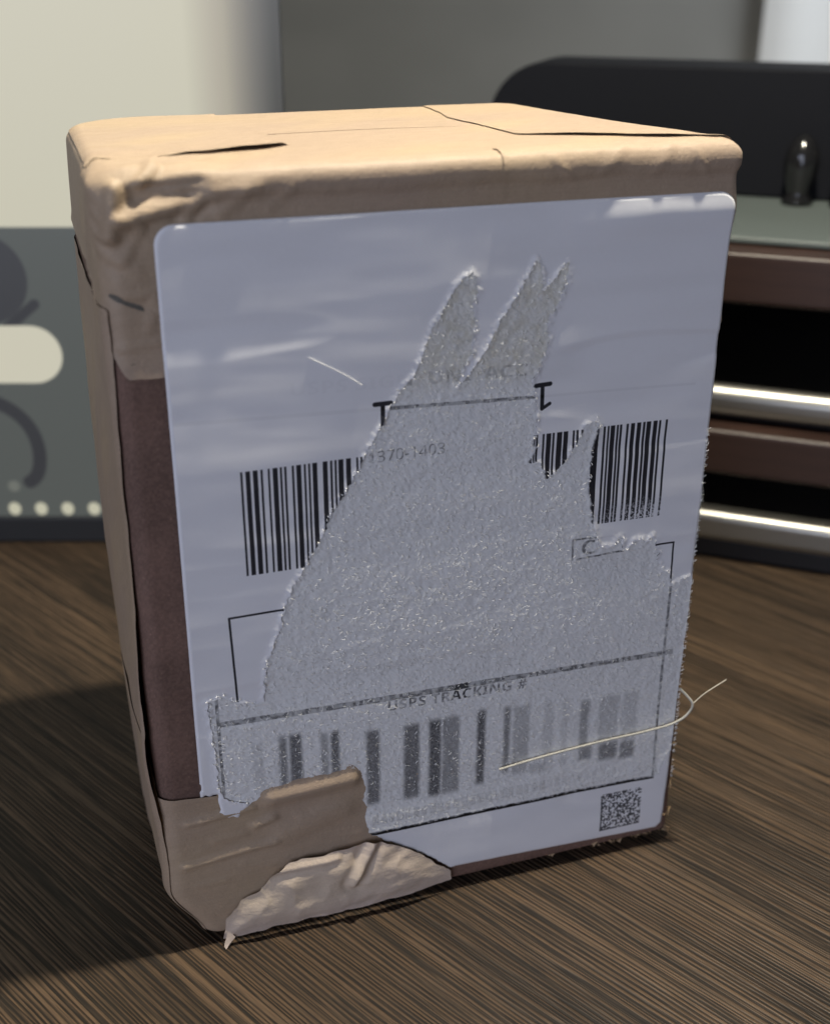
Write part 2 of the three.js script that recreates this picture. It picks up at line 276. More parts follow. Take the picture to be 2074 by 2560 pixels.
// rounded prism grid: ring points x profile rows
function buildBody() {
  const C = [{ p: [UL, 0], r: 3.4 }, { p: [UR, 0], r: 1.7 }, { p: [36.5, -66], r: 4 }, { p: [-57.5, -68], r: 13 }];
  const ring = [];
  for (let k = 0; k < 4; k++) {
    const a = C[(k + 3) % 4].p, b = C[k].p, c = C[(k + 1) % 4].p, r = C[k].r;
    const da = [a[0] - b[0], a[1] - b[1]], dc = [c[0] - b[0], c[1] - b[1]], la = Math.hypot(...da), lc = Math.hypot(...dc);
    const ua = [da[0] / la, da[1] / la], uc = [dc[0] / lc, dc[1] / lc], half = Math.acos(ua[0] * uc[0] + ua[1] * uc[1]) / 2, t = r / Math.tan(half);
    const bis = [(ua[0] + uc[0]), (ua[1] + uc[1])], lb = Math.hypot(...bis), ctr = [b[0] + bis[0] / lb * r / Math.sin(half), b[1] + bis[1] / lb * r / Math.sin(half)];
    const s = [b[0] + ua[0] * t, b[1] + ua[1] * t], e = [b[0] + uc[0] * t, b[1] + uc[1] * t];
    C[k].s = s; C[k].e = e; C[k].ctr = ctr;
  }
  const steps = [0.62, 2.2, 2.2, 0.9], arc = [10, 8, 6, 18];
  for (let k = 0; k < 4; k++) {
    const { s, e, ctr, r } = C[k], n = arc[k];
    let a0 = Math.atan2(s[1] - ctr[1], s[0] - ctr[0]), a1 = Math.atan2(e[1] - ctr[1], e[0] - ctr[0]); while (a1 - a0 > Math.PI) a1 -= 2 * Math.PI; while (a1 - a0 < -Math.PI) a1 += 2 * Math.PI;
    for (let i = 0; i < n; i++) { const a = a0 + (a1 - a0) * i / n; ring.push([ctr[0] + r * Math.cos(a), ctr[1] + r * Math.sin(a)]); }
    const q = C[(k + 1) % 4].s, m = Math.max(2, Math.round(Math.hypot(q[0] - e[0], q[1] - e[1]) / steps[k]));
    for (let i = 0; i < m; i++) ring.push([e[0] + (q[0] - e[0]) * i / m, e[1] + (q[1] - e[1]) * i / m]);
  }
  const cu = -7, cn = -34, hw = 52, hd = 33.4, prof = [];
  for (const [d, y] of [[30, 0.25], [20, 0.25], [11, 0.3], [7, 1.2]]) prof.push([d, y]);
  const rb = 1.5, yr = 1.7, rt = 2.6;
  for (let i = 0; i <= 6; i++) { const a = i / 6 * Math.PI / 2; prof.push([rb - rb * Math.sin(a), rb - rb * Math.cos(a) + yr]); }
  for (let y = rb + yr + 0.6; y < H - rt - 0.3; y += 0.62) prof.push([0, y]);
  for (let i = 0; i <= 14; i++) { const a = i / 14 * Math.PI / 2; prof.push([rt - rt * Math.cos(a), H - rt + rt * Math.sin(a)]); }
  for (let d = rt + 0.7; d < hd - 0.5; d += 0.75) prof.push([d, H]);
  prof.push([hd - 0.2, H]);
  const NR = ring.length, NP = prof.length, P = new Float32Array(NR * NP * 3);
  for (let j = 0; j < NP; j++) for (let i = 0; i < NR; i++) {
    const [d, y] = prof[j]; let [u, n] = ring[i];
    u = cu + (u - cu) * (1 - d / hw); n = cn + (n - cn) * (1 - d / hd);
    P.set([u, y, n], (j * NR + i) * 3);
  }
  const idx = [];
  for (let j = 0; j < NP - 1; j++) for (let i = 0; i < NR; i++) { const a = j * NR + i, b = j * NR + (i + 1) % NR; idx.push(a, b, a + NR, b, b + NR, a + NR); }
  const g = new THREE.BufferGeometry(); g.setAttribute('position', new THREE.BufferAttribute(P, 3)); g.setIndex(idx); g.computeVertexNormals();
  const N = g.attributes.normal.array.slice(), base = P.slice();
  for (let k = 0; k < P.length; k += 3) {
    const u = base[k], y = base[k + 1], n = base[k + 2], nx = N[k], ny = N[k + 1], nz = N[k + 2];
    let d = 0;
    const fr = sstep(0.3, 0.9, nz);
    d += fr * frontRelief(u, y);
    if (nx < 0) d += sstep(0.3, 0.9, -nx) * (1.6 * Math.sin(Math.PI * clamp(y / H, 0, 1)) * sstep(0, -25, n) + 0.5 * (fbm(n / 20, y / 20 + 8, 3) - 0.5));
    if (ny > 0.3) d += sstep(0.3, 0.9, ny) * (0.7 * (fbm(u / 38, n / 30 + 6, 2) - 0.5) + 0.07 * (fbm(u / 30, n / 1.6 + 2, 2) - 0.5));
    d += cornerWrinkle(u, y, n);
    // crushed lower left corner
    const cr = sstep(15, 1, y) * sstep(-30, -57, u) * sstep(-40, -6, n);
    P[k] = u + nx * d + cr * 6.5; P[k + 1] = y + ny * d + cr * 0.0; P[k + 2] = n + nz * d - sstep(9, 0, y) * 0.3 * fr;
    if (P[k + 1] < 0.2) P[k + 1] = 0.2;
  }
  g.computeVertexNormals();
  return { g, base, P, N: g.attributes.normal.array, idx, N0: N };
}
const body = buildBody();
const setUV = (g, base) => { const n = base.length / 3, uv = new Float32Array(n * 2); for (let i = 0; i < n; i++) { uv[2 * i] = (base[3 * i] + base[3 * i + 2] * 0.98) / 64; uv[2 * i + 1] = (base[3 * i + 1] - base[3 * i + 2] * 0.9) / 64; } g.setAttribute('uv', new THREE.BufferAttribute(uv, 2)); };
// clip an indexed surface to mask > 0
function clipSurface(pos, uv, idx, f) {
  const op = [], ou = [], oi = [], map = new Map(), emap = new Map();
  const vert = (i) => { let k = map.get(i); if (k === undefined) { k = op.length / 3; op.push(pos[3 * i], pos[3 * i + 1], pos[3 * i + 2]); ou.push(uv[2 * i], uv[2 * i + 1]); map.set(i, k); } return k; };
  const cut = (a, b) => { if (a > b) [a, b] = [b, a]; const key = a * 4194304 + b; let k = emap.get(key); if (k === undefined) { const t = f[a] / (f[a] - f[b]); k = op.length / 3; for (let c = 0; c < 3; c++) op.push(pos[3 * a + c] + (pos[3 * b + c] - pos[3 * a + c]) * t); for (let c = 0; c < 2; c++) ou.push(uv[2 * a + c] + (uv[2 * b + c] - uv[2 * a + c]) * t); emap.set(key, k); } return k; };
  for (let t = 0; t < idx.length; t += 3) {
    const v = [idx[t], idx[t + 1], idx[t + 2]], out = [];
    if (f[v[0]] <= 0 && f[v[1]] <= 0 && f[v[2]] <= 0) continue;
    for (let k = 0; k < 3; k++) { const a = v[k], b = v[(k + 1) % 3]; if (f[a] > 0) out.push(vert(a)); if ((f[a] > 0) !== (f[b] > 0)) out.push(cut(a, b)); }
    for (let k = 1; k < out.length - 1; k++) oi.push(out[0], out[k], out[k + 1]);
  }
  const g = new THREE.BufferGeometry();
  g.setAttribute('position', new THREE.Float32BufferAttribute(op, 3)); g.setAttribute('uv', new THREE.Float32BufferAttribute(ou, 2)); g.setIndex(oi); g.computeVertexNormals();
  return g;
}
setUV(body.g, body.base);
function shell(maskFn, offFn) {
  const n = body.base.length / 3, f = new Float32Array(n), pos = new Float32Array(n * 3), B = body.base, P = body.P, N = body.N;
  for (let i = 0; i < n; i++) {
    const u = B[3 * i], y = B[3 * i + 1], z = B[3 * i + 2];
    f[i] = maskFn(u, y, z, body.N0[3 * i], body.N0[3 * i + 1], body.N0[3 * i + 2]); const o = offFn(u, y, z, f[i]);
    for (let c = 0; c < 3; c++) pos[3 * i + c] = P[3 * i + c] + N[3 * i + c] * o;
  }
  return clipSurface(pos, body.g.attributes.uv.array, body.idx, f).scale(MM, MM, MM);
}
const P0 = [0.006376, 0, -0.201044], YAW = 18 * Math.PI / 180;
const parcel = thing('parcel', 'small brown paper-taped shipping box with a torn white label', 'box', P0, YAW);

// paper textures
const kraftMap = dataTex(1024, 1024, (x, y) => {
  const X = x / 1024, Y = y / 1024;
  const st = noise(X * 8, Y * 240, 8, 240) - 0.5, st2 = noise(X * 20 + 4, Y * 520, 20, 520) - 0.5, m = noise(X * 6, Y * 6, 6, 6) - 0.5, g2 = noise(X * 330, Y * 330, 330, 330) - 0.5;
  const k = 1 + 0.045 * st + 0.05 * st2 + 0.08 * m + 0.09 * g2 + 0.06 * (noise(X * 40 + 7, Y * 40, 40, 40) - 0.5);
  return [toS(0.405 * k), toS(0.303 * k), toS(0.215 * k * (1 - 0.1 * m))];
});
const kraftBump = dataTex(1024, 1024, (x, y) => {
  const X = x / 1024, Y = y / 1024, v = Math.round(255 * clamp(0.22 * noise(X * 10, Y * 230, 10, 230) + 0.45 * noise(X * 120, Y * 120, 120, 120) + 0.33 * noise(X * 420, Y * 420, 420, 420), 0, 1)); return [v, v, v];
}, false);
const kraft = phys({ map: kraftMap, bumpMap: kraftBump, bumpScale: 0.00007, roughness: 0.62, side: THREE.DoubleSide });
const cardMap = dataTex(512, 512, (x, y) => {
  const X = x / 512, Y = y / 512, k = 1 + 0.35 * (noise(X * 150, Y * 150, 150, 150) - 0.5) + 0.3 * (noise(X * 12, Y * 8, 12, 8) - 0.5) + (noise(X * 260, Y * 260, 260, 260) > 0.93 ? 0.5 : 0);
  return [toS(0.175 * k), toS(0.104 * k), toS(0.080 * k)];
});
const card = mat({ map: cardMap, bumpMap: kraftBump, bumpScale: 0.00005, roughness: 0.8 });
{
  const g = body.g.clone(); g.scale(MM, MM, MM); mesh('carton', g, card, parcel);
}
// tape over the top of the box, folded down the front
mesh('top_tape', shell((u, y, n, nx, ny, nz) => {
  const low = 120.3 + 5.5 * sstep(-54.5, -58, u) + 10 * sstep(-2, -12, n) + 0.35 * (fbm(u / 3, 4, 2) - 0.5);
  return y - low;
}, (u, y, n, f) => 0.26 + 0.25 * gauss(f, 1.2)), kraft, parcel);
mesh('side_tape', shell((u, y, n) => {
  const e = -56.55 + 0.5 * (fbm(y / 12, 2, 3) - 0.5) - 0.5 * sstep(20, 70, y) * sstep(125, 90, y);
  return Math.min((n > -3.2 ? e - u : e + 57.6 - 3.2 - n), -n + 3, 132 - y, u < -40 ? 1e3 : -1, y - 1.0);
}, (u, y, n, f) => 0.34 + (1.3 * sstep(100, 45, y) * sstep(18, 40, y) + 0.25) * gauss(n + 1.2, 3.0) * (0.7 + 0.6 * noise(y / 9, 3)) + 0.4 * (fbm(n / 8, y / 16, 3) - 0.4)), kraft, parcel);
const CREASE = Array.from({ length: 22 }, () => { const u = rr(-56, -20), y = rr(3, 35), a = rr(-0.35, 0.5), l = rr(2, 8); return [u, y, u + l * Math.cos(a), y + l * Math.sin(a), rr(-0.25, 0.35)]; });
mesh('bottom_tape', shell((u, y, n, nx, ny, nz) => {
  const t = 37.0 - 0.10 * (u + 55) + 4.5 * sstep(-46.6, -45.8, u) + 0.3 * (fbm(u / 4, 9, 2) - 0.5) + 12 * sstep(-57, -58, u) ;
  return Math.min(t - y, -6 - u + 3 * (fbm(y / 5, 1, 2) - 0.5), n + 46 + 6 * noise(y / 8, 4), y - 0.25);
}, (u, y, n, f) => {
  let o = 0.42 + 0.2 * gauss(f, 1);
  if (n > -4) {
    const kk = sstep(-16, -20, u); o += kk * 0.30 * (fbm(u / 22, y / 4.5 + 7, 3) - 0.5);
    for (const [a, b, c2, d, h, w] of [[-53, 30.6, -40, 31.6, 0.6, 0.6], [-54, 20.6, -36, 22.6, 0.7, 0.7], [-40, 27.2, -36, 28.4, 0.8, 0.7], [-36, 33.2, -20, 34.2, 1.3, 2.0], [-34, 24, -22, 27, 0.7, 2.5], [-48, 25.5, -42, 25.9, 0.3, 0.8]]) { const [q] = segD(u, y, a, b, c2, d); o += kk * h * gauss(q, w); }
    for (const [a, b, c2, d, h] of CREASE) { const [q] = segD(u, y, a, b, c2, d); o += kk * h * Math.max(0, 1 - q / 0.7); }
  }
  return o;
}), kraft, parcel);
// loose layers on the top
const T1 = [[-80, -8.5], [-54, -9.5], [-46, -11.5], [-38.1, -13.1], [-29.2, -14.5], [-22.9, -19.3], [-24, -31.9], [-26.2, -48.3], [-27.8, -60.2], [-28, -80], [-80, -80]];
mesh('tape_flap', shell((u, y, n, nx, ny) => Math.min(polySD(T1, u, n), y - (H - 0.9)), (u, y, n, f) => 0.30 + 0.12 * sstep(-50, -40, u) + 0.62 * gauss(f, 3) * gauss(u + 29, 11) * sstep(-26, -14, n) + 0.12 * gauss(f, 1)), kraft, parcel);
const T2 = [[15.9, -53], [15, -46.3], [17, -34.2], [18.9, -19.8], [26.4, -15.5], [35.3, -10.7], [45.1, -5.0], [49.5, -3.0], [80, -2.5], [80, -90], [16, -90]];
mesh('tape_flap', shell((u, y, n, nx, ny) => Math.min(polySD(T2, u, n) + 0.3 * (fbm(u / 4, n / 4, 2) - 0.5), y - (H - 3.5)), (u, y, n, f) => 0.40 + 0.38 * gauss(f, 2.4) * sstep(17, 30, u) * (0.7 + 0.5 * noise(u / 7, 2)) + 0.08), kraft, parcel);
mesh('seam_tape', shell((u, y, n) => Math.min(u - 8.2 - 0.25 * (fbm(3, y / 3, 2) - 0.5), n + 4.2 + 0.6 * noise(u / 5, 1), y - 126, 52.5 - u), (u, y, n, f) => 0.46 + 0.1 * gauss(f, 0.8)), kraft, parcel);

// pencil-grey scuffs on the tape beside the label
const ink = mat({ color: rgb(0.13, 0.12, 0.10), roughness: 0.8 });
for (const [a, b, c2, d, w] of [[-56.2, 133.9, -51.6, 131.6, 0.75], [-54.3, 136.9, -53.7, 138.0, 0.3], [-54.6, 122.6, -52.9, 123.2, 0.55]]) {
  mesh('scuff_mark', shell((u, y, n) => n > -3 ? w * (0.35 + 0.9 * noise(u * 1.3, y * 1.3)) - segD(u, y, a, b, c2, d)[0] - 0.15 : -1, () => 0.31), ink, parcel);
}
// ------------------------------------------------ the label
const LX0 = -50.5, LX1 = 53.5, LY0 = 1.5, LY1 = 146;
const LABEL = (() => {
  const o = []; const arcp = (cx, cy, r, a0, a1) => { for (let i = 0; i <= 8; i++) { const a = (a0 + (a1 - a0) * i / 8) * Math.PI / 180; o.push([cx + r * Math.cos(a), cy + r * Math.sin(a)]); } };
  o.push([-49.7, 36.6]); arcp(-49.05 + 3.2, 144.6 - 3.2, 3.2, 180, 90); arcp(52.6 - 3.2, 144.4 - 3.2, 3.2, 90, 0);
  o.push([52.25, 60], [51.7, 30], [51.3, 14], [51.0, 5.4]);
  for (const p of LABEL_TEAR) o.push(p);
  return o;
})();
const tornSD = (u, y) => { const w = 0.5 * (fbm(u / 1.3, y / 1.3, 2) - 0.5) + 0.5 * (noise(u / 0.45 + 50, y / 0.45) - 0.5); return polySD(TORN, u, y) + w; };
function labelTexture() {
  const PPM = 13.5, W = Math.round((LX1 - LX0) * PPM), Hh = Math.round((LY1 - LY0) * PPM);
  const mk = () => { const cv = document.createElement('canvas'); cv.width = W; cv.height = Hh; const c = cv.getContext('2d'); c.fillStyle = '#fff'; c.fillRect(0, 0, W, Hh); c.fillStyle = c.strokeStyle = '#000'; return [cv, c]; };
  const X = (u) => (u - LX0) * PPM, Y = (y) => (LY1 - y) * PPM;
  const [, c] = mk(), [, g] = mk();                         // printing on the outer sheet / ghost printing that soaked into the layer below
  const line = (q, a, b, w) => { q.lineWidth = w * PPM; q.beginPath(); q.moveTo(X(a[0]), Y(a[1])); q.lineTo(X(b[0]), Y(b[1])); q.stroke(); };
  for (const [u, w] of BARS) c.fillRect(X(u), Y(102.5), w * PPM, 20 * PPM);
  c.lineCap = 'round';
  line(c, [-14.2, 111.8], [-11.3, 111.85], 0.85); line(c, [-12.75, 111.7], [-12.8, 107], 0.8);
  line(c, [15.8, 112.0], [18.7, 112.1], 0.85); line(c, [17.2, 111.9], [17.3, 107.5], 0.8); line(c, [17.3, 107.45], [18.8, 108.3], 0.7);
  c.lineCap = 'butt';
  line(c, [-42.1, 74.5], [-31.9, 74.55], 0.42); line(c, [-41.9, 74.5], [-41.4, 56.4], 0.42);
  line(c, [43.0, 76.05], [47.3, 76.0], 0.4); line(c, [47.15, 76], [47.3, 60], 0.38);
  line(c, [-17, 19.35], [47.8, 18.8], 0.8);
  line(g, [-48.7, 112.2], [14.3, 109.9], 0.7); line(g, [14.3, 109.9], [48.3, 109.1], 0.5);
  line(g, [-45.6, 52.0], [49.7, 50.1], 1.15); line(g, [-45.3, 58], [-45.3, 36], 0.6); line(g, [47.5, 66], [47.6, 18.8], 0.6);
  line(g, [-17, 19.35], [47.8, 18.8], 0.8); line(g, [1.4, 51.05], [4.1, 51.0], 1.15);
  line(g, [25.0, 79.8], [36.2, 79.4], 0.4); line(g, [25.1, 79.8], [25.2, 75.3], 0.4); line(g, [26, 75.4], [36.2, 75.8], 0.4);
  const text = (q, s, u, y, w, h, a = 0, bold = true) => { q.save(); q.translate(X(u), Y(y)); q.rotate(-a); q.font = (bold ? 'bold ' : '') + (h * PPM * 1.38).toFixed(1) + 'px sans-serif'; const m = q.measureText(s).width; q.scale(w * PPM / m, 1); q.fillText(s, 0, 0); q.restore(); };
  text(g, 'USPS TRACKING #', -12.8, 48.45, 29.7, 2.3, -0.022);
  text(g, '1370-1403', -15.6, 100.9, 14.6, 2.2, 0.01, false);
  g.fillStyle = '#777'; text(g, 'USPS SIGN  UNI  ACC', -29.2, 115.0, 43.5, 2.3, -0.02); g.fillStyle = '#000';
  text(g, 'C', 26.8, 76.1, 3.4, 3.2);
  // second, badly rubbed bar code and its row of digits
  const soft = new Float32Array(W * Hh);
  const B2 = [[-39.3, 2.0, .2, 47, 36], [-34.3, 1.6, .8, 47, 35], [-32.2, 2.4, .95, 47, 35], [-26.2, 1.6, .6, 46, 34], [-24.1, 1.7, .95, 46, 34], [-17, 2.7, .9, 44.5, 26.5], [-9.3, 3.3, .9, 44.2, 26], [-4, 2.6, 1, 44.2, 25.4], [-1.2, 3.7, .7, 44.2, 25.4], [6.3, 1.8, 1, 44.4, 26], [12.1, 1.4, .8, 44, 27.5], [14.2, 3.6, .45, 43.6, 26.6], [21, 2.2, .25, 43, 26.5], [25, 1.6, .2, 43, 27], [29.3, 2.0, .62, 42, 26.8], [33.6, 4.6, .34, 42, 25.8], [39, 3.6, .3, 42, 25.2], [30, 2.4, .7, 30.6, 26.8], [34, 4.4, .8, 30.2, 25.8], [39, 3.4, .75, 29.6, 25.2], [18, 4, .35, 28.6, 26]];
  const S = 0.55;
  for (const [u, w, k, ya, yb] of B2) {
    const xa = Math.floor(X(u - 1.5)), xb = Math.ceil(X(u + w + 1.5)), ra = Math.floor((yb - 1.5 - LY0) * PPM), rb = Math.ceil((ya + 1.5 - LY0) * PPM);
    for (let r = Math.max(0, ra); r < Math.min(Hh, rb); r++) for (let x = Math.max(0, xa); x < Math.min(W, xb); x++) {
      const uu = LX0 + x / PPM, yy = LY0 + r / PPM;
      const v = k * sstep(-S, S, uu - u) * sstep(-S, S, u + w - uu) * sstep(-0.9, 0.9, yy - yb) * sstep(-0.9, 0.9, ya - yy);
      soft[r * W + x] = Math.max(soft[r * W + x], v);
    }
  }
  for (let k = 0; k < 30; k++) { const u = -16 + k * 1.75, w = rr(0.8, 1.4), kk = k < 22 ? 0.24 : 0.12; const xa = Math.floor(X(u)), xb = Math.ceil(X(u + w)); for (let r = Math.floor((21.4 - LY0) * PPM); r < (23.6 - LY0) * PPM; r++) for (let x = xa; x < xb; x++) soft[r * W + x] = Math.max(soft[r * W + x], kk * (0.5 + 0.9 * noise(x / 5, r / 6))); }
  // faint remains of four address lines
  for (let l = 0; l < 4; l++) { let u = -27 + 2 * l % 3; while (u < 12 - 4 * (l % 2)) { const w = rr(1.2, 3.4), yb = 71 - l * 4.6; for (let r = Math.floor((yb - LY0) * PPM); r < (yb + 2.2 - LY0) * PPM; r++) for (let x = Math.floor(X(u)); x < X(u + w); x++) soft[r * W + x] = Math.max(soft[r * W + x], 0.13 * noise(x / 6, r / 7)); u += w + rr(0.3, 1.2); } }
  // small square of printed speckles at the lower right
  const spk = (u, y) => { const a = u - 35.5, b = y - 6.9; if (a < 0 || b < 0 || a > 9.7 || b > 9.6) return 0; const x = a / 9.7 * 26 + 0.4 * (noise(u * 3, y * 3) - 0.5), yy = b / 9.6 * 26; const e = (x < 1.2 || yy < 1.2) ? 0.22 : 0.5; return sstep(e - 0.06, e + 0.06, 0.6 * hash(Math.floor(x) + 71, Math.floor(yy) + 13) + 0.4 * noise(x + 90, yy + 4)); };
  const ci = c.getImageData(0, 0, W, Hh).data, gi = g.getImageData(0, 0, W, Hh).data;
  return dataTex(W, Hh, (x, r) => {
    const k = ((Hh - 1 - r) * W + x) * 4, u = LX0 + (x + 0.5) / PPM, y = LY0 + (r + 0.5) / PPM;
    const ink = 1 - ci[k] / 255, gh = 1 - gi[k] / 255, far = u > -55 && y > 15 && y < 136;
    let torn = far ? polySD_fast(u, y) : -1;
    const t = sstep(-0.15, 0.15, torn);
    const wear = noise(x / 3.1, r / 3.1), wear2 = noise(x / 9 + 70, r / 9);
    const pit = (u > 26 && y < 88 && y > 81) ? sstep(0.35, 0.75, wear) * sstep(88, 82.5, y) * sstep(26, 40, u) : 0;
    let a = ink * (1 - t) * (1 - 0.9 * pit) + gh * (t * (0.40 + 0.38 * sstep(0.3, 0.75, wear2) * (0.5 + 0.8 * wear)) + (1 - t) * 0.07);
    if (t > 0.5 && ((y > 50.3 && y < 51.8 && u > 1.4 && u < 4.2) || (y > 47.8 && y < 51 && u > 1.15 && u < 4.0))) a = Math.max(a, gh * 0.95);
    a = Math.max(a, 0.93 * soft[r * W + x] * (0.75 + 0.25 * wear), spk(u, y) * 0.93);
    // streaks where the sheet was scuffed
    const m = 0.965 + 0.05 * noise(x / 160, r / 40) + (t > 0.5 ? 0.10 * (noise(x / 5, r / 5) - 0.5) + 0.1 * (noise(x / 2.2, r / 2.2 + 40) - 0.5) : 0.02 * (noise(x / 2, r / 2) - 0.5));
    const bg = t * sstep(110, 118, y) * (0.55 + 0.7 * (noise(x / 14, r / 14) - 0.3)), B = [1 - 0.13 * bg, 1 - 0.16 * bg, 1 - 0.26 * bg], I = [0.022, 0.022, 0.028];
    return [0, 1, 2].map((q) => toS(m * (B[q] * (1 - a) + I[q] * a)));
  }, true, false);
}
// torn mask on a coarse lattice for the texture
const LAT = (() => { const n = Math.ceil((LX1 - LX0) * 4) + 2, m = Math.ceil((LY1 - LY0) * 4) + 2, d = new Float32Array(n * m); for (let j = 0; j < m; j++) for (let i = 0; i < n; i++) d[j * n + i] = tornSD(LX0 + i / 4, LY0 + j / 4); return { n, m, d }; })();
function polySD_fast(u, y) { const x = clamp((u - LX0) * 4, 0, LAT.n - 1.001), v = clamp((y - LY0) * 4, 0, LAT.m - 1.001), i = Math.floor(x), j = Math.floor(v), fx = x - i, fy = v - j, n = LAT.n, d = LAT.d, k = j * n + i; return d[k] * (1 - fx) * (1 - fy) + d[k + 1] * fx * (1 - fy) + d[k + n] * (1 - fx) * fy + d[k + n + 1] * fx * fy; }
const labelMap = labelTexture();
const sheetZ = (u, y) => {
  let z = frontRelief(u, y) + 0.85;
  const e = u - (UR - 1.7); if (e > 0) z -= 1.7 - Math.sqrt(Math.max(0, 2.89 - Math.min(e, 1.65) ** 2));
  z -= sstep(9, 0, y) * 0.3;
  if (y < 3.2) z -= 1.5 - Math.sqrt(Math.max(0, 2.25 - (3.2 - y) ** 2));
  return z;
};
const labelRipple = (u, y) => 0.20 * (fbm(u / 30 + 4, (y + 0.06 * u) / 7.5 + 1, 3) - 0.5) + 0.09 * (fbm(u / 9, y / 7, 2) - 0.5);
{
  const st = 0.25, n = Math.round((LX1 - LX0) / st) + 1, m = Math.round((LY1 - LY0) / st) + 1;
  const pos = new Float32Array(n * m * 3), posT = new Float32Array(n * m * 3), uv = new Float32Array(n * m * 2), fO = new Float32Array(n * m), fT = new Float32Array(n * m), idx = [];
  for (let j = 0; j < m; j++) for (let i = 0; i < n; i++) {
    const k = j * n + i, u = LX0 + i * st, y = LY0 + j * st;
    const out = polySD(LABEL, u, y) + (y < 40 && u < 2 ? 0.5 * (noise(u / 0.8, y / 0.8) - 0.5) : 0), torn = LAT.d[Math.min(j, LAT.m - 1) * LAT.n + Math.min(i, LAT.n - 1)];
    const z = sheetZ(u, y), zr = z + labelRipple(u, y) + (y < 24 ? 0.04 : 0.22) * gauss(torn, 0.7) * (0.3 + noise(u / 0.9, y / 0.9)) - 0.28 * (1 - sstep(0, 0.42, out));
    const rough = 0.12 * (noise(u / 0.55, y / 0.55 + 30) - 0.5) + 0.12 * (noise(u / 1.7 + 9, y / 1.2) - 0.5) + 0.07 * (hash(i, j) - 0.5);
    const zt = z + labelRipple(u, y) - 0.12 + rough * sstep(-0.1, 0.5, torn) + 0.16 * gauss(torn - 0.2, 0.45) * noise(u / 0.5 + 7, y / 0.5);
    pos.set([u, y, zr], 3 * k); posT.set([u, y, zt], 3 * k); uv.set([(u - LX0) / (LX1 - LX0), (y - LY0) / (LY1 - LY0)], 2 * k);
    fO[k] = Math.min(out, -torn); fT[k] = Math.min(out, torn + 0.12);
    if (i < n - 1 && j < m - 1) idx.push(k, k + 1, k + n, k + 1, k + n + 1, k + n);
  }
  const L = mesh('shipping_label', clipSurface(pos, uv, idx, fO).scale(MM, MM, MM), phys({ map: labelMap, color: rgb(0.82, 0.82, 0.85), roughness: 0.62, side: THREE.DoubleSide }), parcel);
  mesh('torn_patch', clipSurface(posT, uv, idx, fT).scale(MM, MM, MM), phys({ map: labelMap, color: rgb(0.78, 0.78, 0.78), roughness: 0.75, side: THREE.DoubleSide }), L);
  // loose paper fibres on the torn patch and along its edge
  const fp = [], fi = [];
  const fibre = (u, y, len, lift, ang, w) => {
    const b = fp.length / 3, ca = Math.cos(ang), sa = Math.sin(ang), bend = rr(-0.6, 0.6);
    for (let s = 0; s <= 3; s++) {
      const t = s / 3, a = bend * t, x = u + len * t * Math.cos(ang + a), v = y + len * t * Math.sin(ang + a), z = sheetZ(u, y) + labelRipple(u, y) + lift * Math.sin(Math.PI * (0.15 + 0.75 * t));
      fp.push(x - sa * w, v + ca * w, z, x + sa * w, v - ca * w, z + 0.05);
      if (s) fi.push(b + 2 * s - 2, b + 2 * s - 1, b + 2 * s, b + 2 * s - 1, b + 2 * s + 1, b + 2 * s);
    }
  };
  for (let k = 0; k < 26000; k++) {
    const u = rr(-48, 52), y = rr(18, 135); if (u > 51.5) continue;
    const t = polySD_fast(u, y), o = polySD(LABEL, u, y); if (o < 0.3) continue;
    if (t > 0.1) { if (rnd() < 0.55) fibre(u, y, rr(0.2, 0.9), rr(0.03, 0.26), rr(0, 6.28), rr(0.025, 0.06)); }
    else if (t > -0.35 && y > 22 && rnd() < 0.9) fibre(u, y, rr(0.2, 0.7), rr(0.15, 0.5), rr(0, 6.28), rr(0.05, 0.12));
  }
  for (let k = 0; k < 260; k++) { const y = rr(18, 100); fibre(51.9, y, rr(0.3, 0.9), rr(0.1, 0.3), rr(-0.7, 0.7), rr(0.03, 0.05)); }
  const fg = new THREE.BufferGeometry(); fg.setAttribute('position', new THREE.Float32BufferAttribute(fp, 3)); fg.setIndex(fi); fg.scale(MM, MM, MM); fg.computeVertexNormals();
  const F = mesh('paper_fibres', fg, phys({ color: rgb(0.82, 0.82, 0.81), roughness: 0.6, side: THREE.DoubleSide }), L); F.userData.kind = 'stuff';
}
